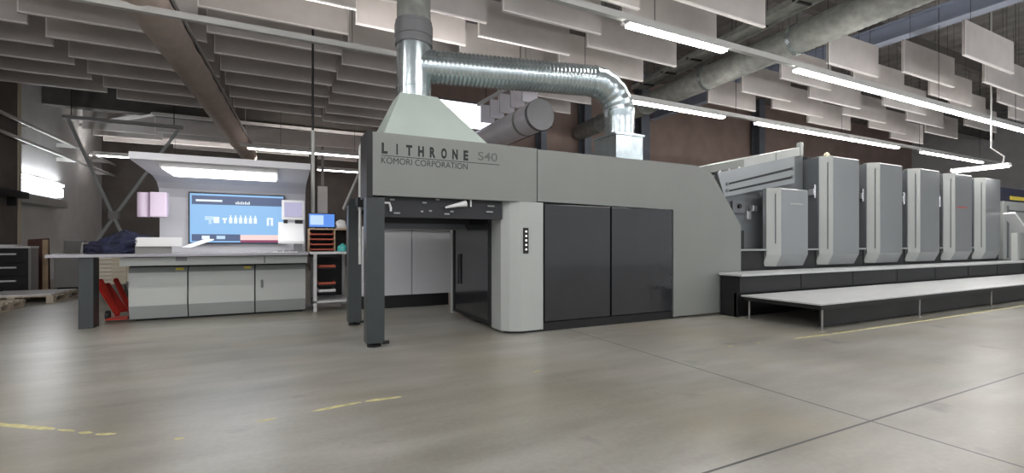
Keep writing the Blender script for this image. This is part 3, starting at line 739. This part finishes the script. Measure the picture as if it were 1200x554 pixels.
for i in range(8): box(bm, sx(.47+.02*i),sx(.482+.02*i),9.015,9.018,sz(.2),sz(.14 if i % 2 else .155))
for i in range(6): box(bm, sx(.40+.053*i),sx(.435+.053*i),9.014,9.018,sz(.60),sz(.48)); box(bm, sx(.41+.053*i),sx(.425+.053*i),9.014,9.018,sz(.48),sz(.43))
box(bm, sx(.24),sx(.30),9.014,9.018,sz(.60),sz(.47)); box(bm, sx(.33),sx(.38),9.014,9.018,sz(.53),sz(.49)); box(bm, sx(.345),sx(.365),9.014,9.018,sz(.60),sz(.53))
box(bm, sx(.81),sx(.835),9.014,9.018,sz(.64),sz(.5)); box(bm, sx(.855),sx(.88),9.014,9.018,sz(.64),sz(.5)); box(bm, sx(.81),sx(.88),9.014,9.018,sz(.5),sz(.47))
obj('screen_marks', bm, 'scr_white', s)
bm = B(); box(bm, sx(.15),sx(.24),9.016,9.018,sz(.54),sz(.46)); box(bm, sx(.19),sx(.22),9.016,9.018,sz(.62),sz(.54)); box(bm, sx(.27),sx(.36),9.016,9.018,sz(.93),sz(.86)); obj('screen_marks', bm, 'scr_soft', s)
# side control monitor
t = thing('operator_monitor', 'small white framed monitor above a slanted white keypad panel', 'monitor', (.1,8.7,.965))
obj('frame', box(B(), .0,.345,8.58,8.63,1.50,1.83,.012), 'white', t)
obj('screen', box(B(), .04,.305,8.572,8.58,1.55,1.79), 'scr_lav', t)
bm = B(); prism(bm, [(8.62,1.46),(8.28,1.14),(8.28,1.10),(8.66,1.40)], 'x', -.05, .33); k = obj('keypad_panel', bm, 'white', t)
bm = B(); box(bm, .03,.09,8.59,8.64,1.44,1.52); box(bm, .2,.32,8.59,8.64,1.44,1.51); obj('hinge', bm, 'black', t)
bm = B(); box(bm, .18,.30,8.3,8.42,.965,1.12,.006); box(bm, .12,.34,8.25,8.5,.965,.985,.004); obj('stand', bm, 'cap', t)
# small items
t = thing('pen_tray', 'small pale tray with pens on the right part of the desk', 'tray', (.0,8.0,.965))
bm = B(); box(bm, -.12,.22,7.9,8.1,.965,.98,.004); obj('tray_plate', bm, 'wall_g', t)
bm = B()
for i in range(3): cyl(bm, (-.05+.09*i,7.95,.987),(.01+.09*i,8.06,.987),.006,6)
obj('pen', bm, 'blackp', t)
# dispensers
t = thing('round_dispenser', 'pale pink round tube holder at the left edge of the canopy', 'holder', (-1.93,8.55,1.5))
bm = B(); sweep(bm, [(-1.835,8.6,1.5),(-1.835,8.6,1.86)], .078, 20); obj('tube', bm, 'pink', t, True)
bm = B(); bar(bm, (-1.835,8.66,1.6),(-1.73,9.12,1.6), .03, .03); obj('bracket', bm, 'grey_cab', t)
t = thing('square_dispenser', 'pale pink square holder beside the round tube at the canopy edge', 'holder', (-1.76,8.55,1.5))
bm = B(); box(bm, -1.745,-1.54,8.5,8.66,1.5,1.87,.02); obj('holder_body', bm, 'pink', t)
bm = B(); bar(bm, (-1.72,8.64,1.6),(-1.70,9.12,1.6), .03, .03); obj('bracket', bm, 'grey_cab', t)
# jacket: crumpled cloth
bm = B(); bmesh.ops.create_icosphere(bm, subdivisions=5, radius=1)
for v in bm.verts:
    c = v.co.copy(); f = noise.noise(c*1.7)*.12 + abs(noise.noise(c*3.1+Vector((3,1,2))))*.30 + abs(noise.noise(c*7))*.14
    r = 1 + f
    v.co = Vector((c.x*r*.40, c.y*r*.26, max(-.0, c.z*r*.29*(1.0 - .35*abs(c.x)))))
bmesh.ops.translate(bm, verts=bm.verts, vec=(-2.02,8.52,.967))
tag(obj('jacket', bm, 'navy', smooth=True), 'crumpled navy jacket heaped on the left part of the desk', 'jacket')
bm = B()
for i in range(14):
    a = random.uniform(-.05,.05); box(bm, -.25+random.uniform(-.012,.012), .25, -.18, .18, max(0,.009*i-.001), .009*i+.008)
bmesh.ops.rotate(bm, verts=bm.verts, cent=(0,0,0), matrix=Matrix.Rotation(.25,3,'Z'))
bmesh.ops.translate(bm, verts=bm.verts, vec=(-1.56,8.12,1.066))
tag(obj('paper_stack', bm, 'paper'), 'thick stack of white sheets on a grey box beside the jacket', 'papers')
bm = B(); box(bm, -.2,.2,-.14,.14,0,.1,.005); bmesh.ops.rotate(bm, verts=bm.verts, cent=(0,0,0), matrix=Matrix.Rotation(.25,3,'Z')); bmesh.ops.translate(bm, verts=bm.verts, vec=(-1.62,8.1,.965))
tag(obj('paper_box', bm, 'grey_cab'), 'low dark grey box under the stack of white sheets', 'box')
bm = B()
for i in range(2): bar(bm, (-1.28,8.3+.05*i,1.04+.012*i),(-1.0,8.45+.05*i,1.16+.012*i), .34, .006)
tag(obj('loose_sheet', bm, 'paper'), 'loose white sheet tilted up right of the paper stack', 'paper')
# red hand truck
t = thing('hand_truck', 'red steel hand truck leaning under the desk beside the dark leg', 'hand truck', (-2.1,8.5,0))
bm = B(); bar(bm, (-2.42,8.9,.56),(-2.10,8.45,.08), .05, .05); bar(bm, (-2.26,8.98,.56),(-1.96,8.53,.08), .05, .05)
bar(bm, (-2.40,8.93,.5),(-2.08,8.50,.12), .17, .02); obj('frame', bm, 'red', t)
obj('toe_plate', box(B(), -2.2,-1.96,8.3,8.56,.03,.05), 'red', t)
for xx in (-2.24,-1.95): obj('wheel', sweep(B(), [(xx-.02,8.56,.07),(xx+.02,8.56,.07)], .07, 18), 'blackp', t)
bm = B(); bar(bm, (-2.15,9.1,.5),(-1.98,8.62,.3), .03, .02); obj('white_strut', bm, 'white', t)
obj('dark_tray', box(B(), -2.45,-1.93,8.62,8.9,.0,.045,.006), 'black', t) if False else None
# flat file drawers seen under the desk
t = thing('flat_file', 'cream flat file drawer unit on a black stand behind the desk leg', 'drawer cabinet', (-3.1,11.8,0))
obj('carcass', box(B(), -3.45,-2.72,11.62,12.3,.3,.86,.006), 'cream', t)
for i in range(7):
    d = obj('drawer', box(B(), -3.42,-2.75,11.6,11.62,.315+.077*i,.38+.077*i,.003), 'cream', t)
    obj('handle', box(B(), -3.2,-2.98,11.585,11.6,.345+.077*i,.36+.077*i), 'white', d)
bm = B()
for xx in (-3.42,-2.80):
    for yy in (11.66,12.2): box(bm, xx,xx+.05,yy,yy+.05,0,.3)
obj('stand', bm, 'black', t)

# tray rack right of console
t = thing('work_cart', 'grey metal cart with two shelves right of the console', 'cart', (.75,8.3,0))
obj('cart_top', box(B(), .42,1.05,8.08,8.95,.93,.965,.004), 'wall_g', t)
obj('lower_shelf', box(B(), .46,1.02,8.1,8.93,.14,.17), 'wall_g', t)
for xx in (.46,.98):
    for yy in (8.1,8.88): obj('leg', box(B(), xx,xx+.05,yy,yy+.05,0,.93), 'wall_g', t)
obj('drawer_box', box(B(), .42,.86,8.12,8.9,.885,.93), 'black', t)
obj('back_panel', box(B(), .51,.98,8.9,8.92,.17,.9), 'black', t)
for z, c, lab in ((.30,'paper','white tray lowest on the cart'),(.42,'redtray','red tray in the middle of the cart stack'),(.70,'redtray','red tray topmost inside the cart')):
    tt = thing('tray', lab, 'tray', (.7,8.3,z-.03), 'trays inside the cart')
    bm = B(); box(bm, .54,.80,8.16,8.6,z,z+.01); box(bm, .54,.80,8.16,8.17,z,z+.05); box(bm, .54,.55,8.17,8.6,z,z+.05); box(bm, .79,.80,8.17,8.6,z,z+.05); obj('tray_shell', bm, c, tt)
    bm = B(); box(bm, .53,.81,8.15,8.62,z-.015,z-.002)
    for xx in (.53,.79): box(bm, xx,xx+.02,8.6,8.9,z-.015,z-.002)
    obj('tray_runner', bm, 'black', tt)
t = thing('tray_rack', 'wooden desktop rack holding red trays on the cart', 'rack', (.7,8.6,.965))
bm = B(); box(bm, .40,1.05,8.4,8.75,1.335,1.355); box(bm, .40,.42,8.4,8.75,.965,1.335); box(bm, .80,.82,8.4,8.75,.965,1.335); box(bm, 1.03,1.05,8.4,8.75,.965,1.335); obj('frame', bm, 'wood', t)
for i in range(4):
    z = .985+.085*i
    bm = B(); box(bm, .43,.79,8.38,8.74,z,z+.008); box(bm, .43,.79,8.38,8.388,z,z+.03); box(bm, .43,.438,8.388,8.74,z,z+.05); box(bm, .782,.79,8.388,8.74,z,z+.05)
    obj('shelf_tray', bm, 'redtray', t)
obj('dark_back', box(B(), .42,1.03,8.735,8.75,.965,1.335), 'black', t)
t = thing('desk_monitor', 'small monitor with a bright blue screen on top of the tray rack', 'monitor', (.62,8.55,1.355))
obj('housing', box(B(), .40,.83,8.5,8.54,1.37,1.62,.006), 'blackp', t)
sb = obj('screen', box(B(), .415,.815,8.494,8.5,1.385,1.605), 'scr_mid', t)
obj('screen_panel', box(B(), .43,.64,8.49,8.494,1.42,1.58), 'scr_soft', sb)
obj('foot', box(B(), .55,.68,8.46,8.6,1.355,1.37), 'blackp', t)
bm = B(); bmesh.ops.create_icosphere(bm, subdivisions=3, radius=.1)
for v in bm.verts: v.co *= 1 + .25*noise.noise(v.co*14); v.co.z = max(v.co.z, -.06)*1.0
bmesh.ops.translate(bm, verts=bm.verts, vec=(.93,8.56,1.416)); tag(obj('cloth_bundle', bm, 'paper', smooth=True), 'small white cloth bundle beside the blue monitor', 'cloth')
bm = B(); bmesh.ops.create_icosphere(bm, subdivisions=3, radius=.085)
for v in bm.verts: v.co *= 1 + .3*noise.noise(v.co*16+Vector((5,5,5))); v.co.z = max(v.co.z, -.045)
bmesh.ops.translate(bm, verts=bm.verts, vec=(.93,8.3,1.011)); tag(obj('teal_rag', bm, 'teal', smooth=True), 'teal crumpled rag on the cart beside the rack', 'rag')

# ------------------------------------------------------------ left background furniture
t = thing('drawer_cabinet', 'dark drawer cabinet with pale top and handles at the left edge', 'drawer cabinet', (-5.2,13.5,0))
obj('carcass', box(B(), -5.82,-4.78,13.3,13.62,.1,1.0,.006), 'blackp', t)
obj('top_board', box(B(), -5.83,-4.74,13.26,13.64,1.0,1.04,.004), 'wall_g', t)
obj('side_panel', box(B(), -4.78,-4.74,13.28,13.62,.1,1.0), 'grey_cab', t)
obj('plinth', box(B(), -5.8,-4.8,13.36,13.6,0,.1), 'black', t)
for i in range(3):
    d = obj('drawer', box(B(), -5.78,-4.84,13.27,13.3,.14+.28*i,.40+.28*i,.004), 'blackp', t)
    obj('handle', box(B(), -5.2,-4.96,13.24,13.27,.30+.28*i,.335+.28*i,.004), 'wall_g', d)
bm = B()
for i in range(3): box(bm, -5.7+.02*i,-5.0+.02*i,13.3,13.6,1.04+.012*i,1.05+.012*i)
tag(obj('paper_stack', bm, 'paper'), 'low stack of white paper on the dark drawer cabinet', 'papers')
bm = B(); bar(bm, (-4.98,14.35,0.03),(-5.08,14.6,1.2), .36, .05); tag(obj('brown_board', bm, 'brown'), 'brown board leaning upright behind the dark drawer cabinet', 'board')
bm = B(); bar(bm, (-4.80,14.12,0.02),(-4.88,14.36,1.18), .09, .04); tag(obj('timber_plank', bm, 'wood'), 'narrow pale timber plank leaning beside the brown board', 'plank')
t = thing('grey_cabinet', 'wide plain grey cabinet standing left of the console desk leg', 'cabinet', (-4.35,14.3,0))
obj('carcass', box(B(), -4.68,-4.02,14.2,14.9,.08,.82,.01), 'grey_cab', t); obj('top_board', box(B(), -4.70,-3.97,14.15,14.95,.82,.86,.004), 'conband', t)
obj('upper_back', box(B(), -4.68,-4.3,14.7,14.9,.86,1.17,.04), 'grey_cab', t); obj('plinth', box(B(), -4.66,-4.04,14.3,14.9,0,.08), 'black', t)
t = thing('small_printer', 'small black device with white side plates on the grey cabinet', 'device', (-4.13,14.2,.86))
obj('device_body', box(B(), -4.20,-4.06,14.3,14.6,.87,1.08,.01), 'black', t)
for xx in (-4.24,-4.06): obj('side_plate', prism(B(), [(14.26,.865),(14.62,.865),(14.62,1.12),(14.36,1.12)], 'x', xx, xx+.04), 'white', t)
def pallet(x, y, w, d, lab, h=.14):
    t = thing('wooden_pallet', lab, 'pallet', (x+w/2, y+d/2, 0), 'wooden pallets')
    for i in range(6):
        yy = y + (d-.1)*i/5; obj('deck_board', box(B(), x, x+w, yy, yy+.1, h-.022, h), 'woodp', t)
    for i in range(3):
        xx = x + (w-.1)*i/2; obj('stringer', box(B(), xx, xx+.1, y, y+d, .022, h-.022) if i == 9 else box(B(), xx, xx+.1, y+.0, y+d, h-.044, h-.022), 'woodp', t)
        for k in range(3): obj('block', box(B(), xx, xx+.1, y+(d-.13)*k/2, y+(d-.13)*k/2+.13, .02, h-.044), 'woodp', t)
        obj('base_board', box(B(), xx, xx+.1, y, y+d, 0, .02), 'woodp', t)
pallet(-4.95, 11.5, 1.15, 1.3, 'wooden pallet carrying a pale sheet in front of the drawer cabinet')
obj_ = obj('cardboard_sheet', box(B(), -4.93,-3.84,11.55,12.7,.142,.16), 'paper'); tag(obj_, 'flat pale sheet lying on the wooden pallet at left', 'sheet')
pallet(-5.0, 10.1, 1.0, .9, 'smaller wooden pallet nearest the camera at the left edge')

# ------------------------------------------------------------ floor tape
def tape(segs, w, lab):
    bm = B()
    for (x0,y0,x1,y1) in segs:
        n = max(2, int(math.hypot(x1-x0,y1-y0)/.05)); d = Vector((x1-x0,y1-y0,0)).normalized(); s = Vector((-d.y,d.x,0))
        L = []; Rr = []
        for i in range(n+1):
            p = Vector((x0+(x1-x0)*i/n, y0+(y1-y0)*i/n, .0012)); q = .35 if i in (0,n) else 1
            L.append(bm.verts.new(p + s*w/2*q*random.uniform(.6,1.1))); Rr.append(bm.verts.new(p - s*w/2*q*random.uniform(.6,1.1)))
        for i in range(n): bm.faces.new((L[i],Rr[i],Rr[i+1],L[i+1]))
    r = bmesh.ops.extrude_face_region(bm, geom=bm.faces[:]); 
    bmesh.ops.translate(bm, verts=[v for v in r['geom'] if isinstance(v, bmesh.types.BMVert)], vec=(0,0,-.0011))
    bmesh.ops.recalc_face_normals(bm, faces=bm.faces[:])
    t = thing('floor_tape', lab, 'floor tape', (segs[0][0], segs[0][1], 0), 'worn yellow floor tapes')
    obj('tape_piece', bm, 'tape', t)
tape([(5.35,3.36,6.0,3.33),(6.05,3.33,8.5,3.3),(8.55,3.3,14.5,3.3)], .045, 'yellow tape line along the front of the low platform')
tape([(-.14,3.30,-.03,3.31),(.18,3.34,.5,3.38),(.53,3.38,.78,3.37),(4.3,3.42,4.38,3.42),(4.75,3.40,4.82,3.40),(1.95,3.5,2.02,3.5)], .045, 'broken yellow tape dashes on the floor in front of the open bay')
tape([(-1.6,3.99,-1.22,3.71),(-1.20,3.69,-1.1,3.62),(-1.07,3.58,-1.0,3.54),(-.97,3.50,-.87,3.46),(-.55,3.22,-.5,3.21)], .045, 'broken yellow tape dashes on the floor at lower left')
tape([(-2.9,6.55,-3.6,6.2)], .06, 'short yellow tape piece by the left picture edge')

# ------------------------------------------------------------ light and view
w = bpy.data.worlds.new('world'); sc.world = w; w.use_nodes = True
bg = w.node_tree.nodes['Background']; bg.inputs['Color'].default_value = (.92,.95,1,1); bg.inputs['Strength'].default_value = .55
sc.view_settings.view_transform = 'Standard'; sc.view_settings.look = 'None'; sc.view_settings.gamma = 1
sc.view_settings.exposure = 0.65; sc.view_settings.use_curve_mapping = False
sc.cycles.max_bounces = 6; sc.cycles.diffuse_bounces = 4; sc.cycles.use_denoising = True; sc.cycles.sample_clamp_indirect = 4
print('baffles', nb)
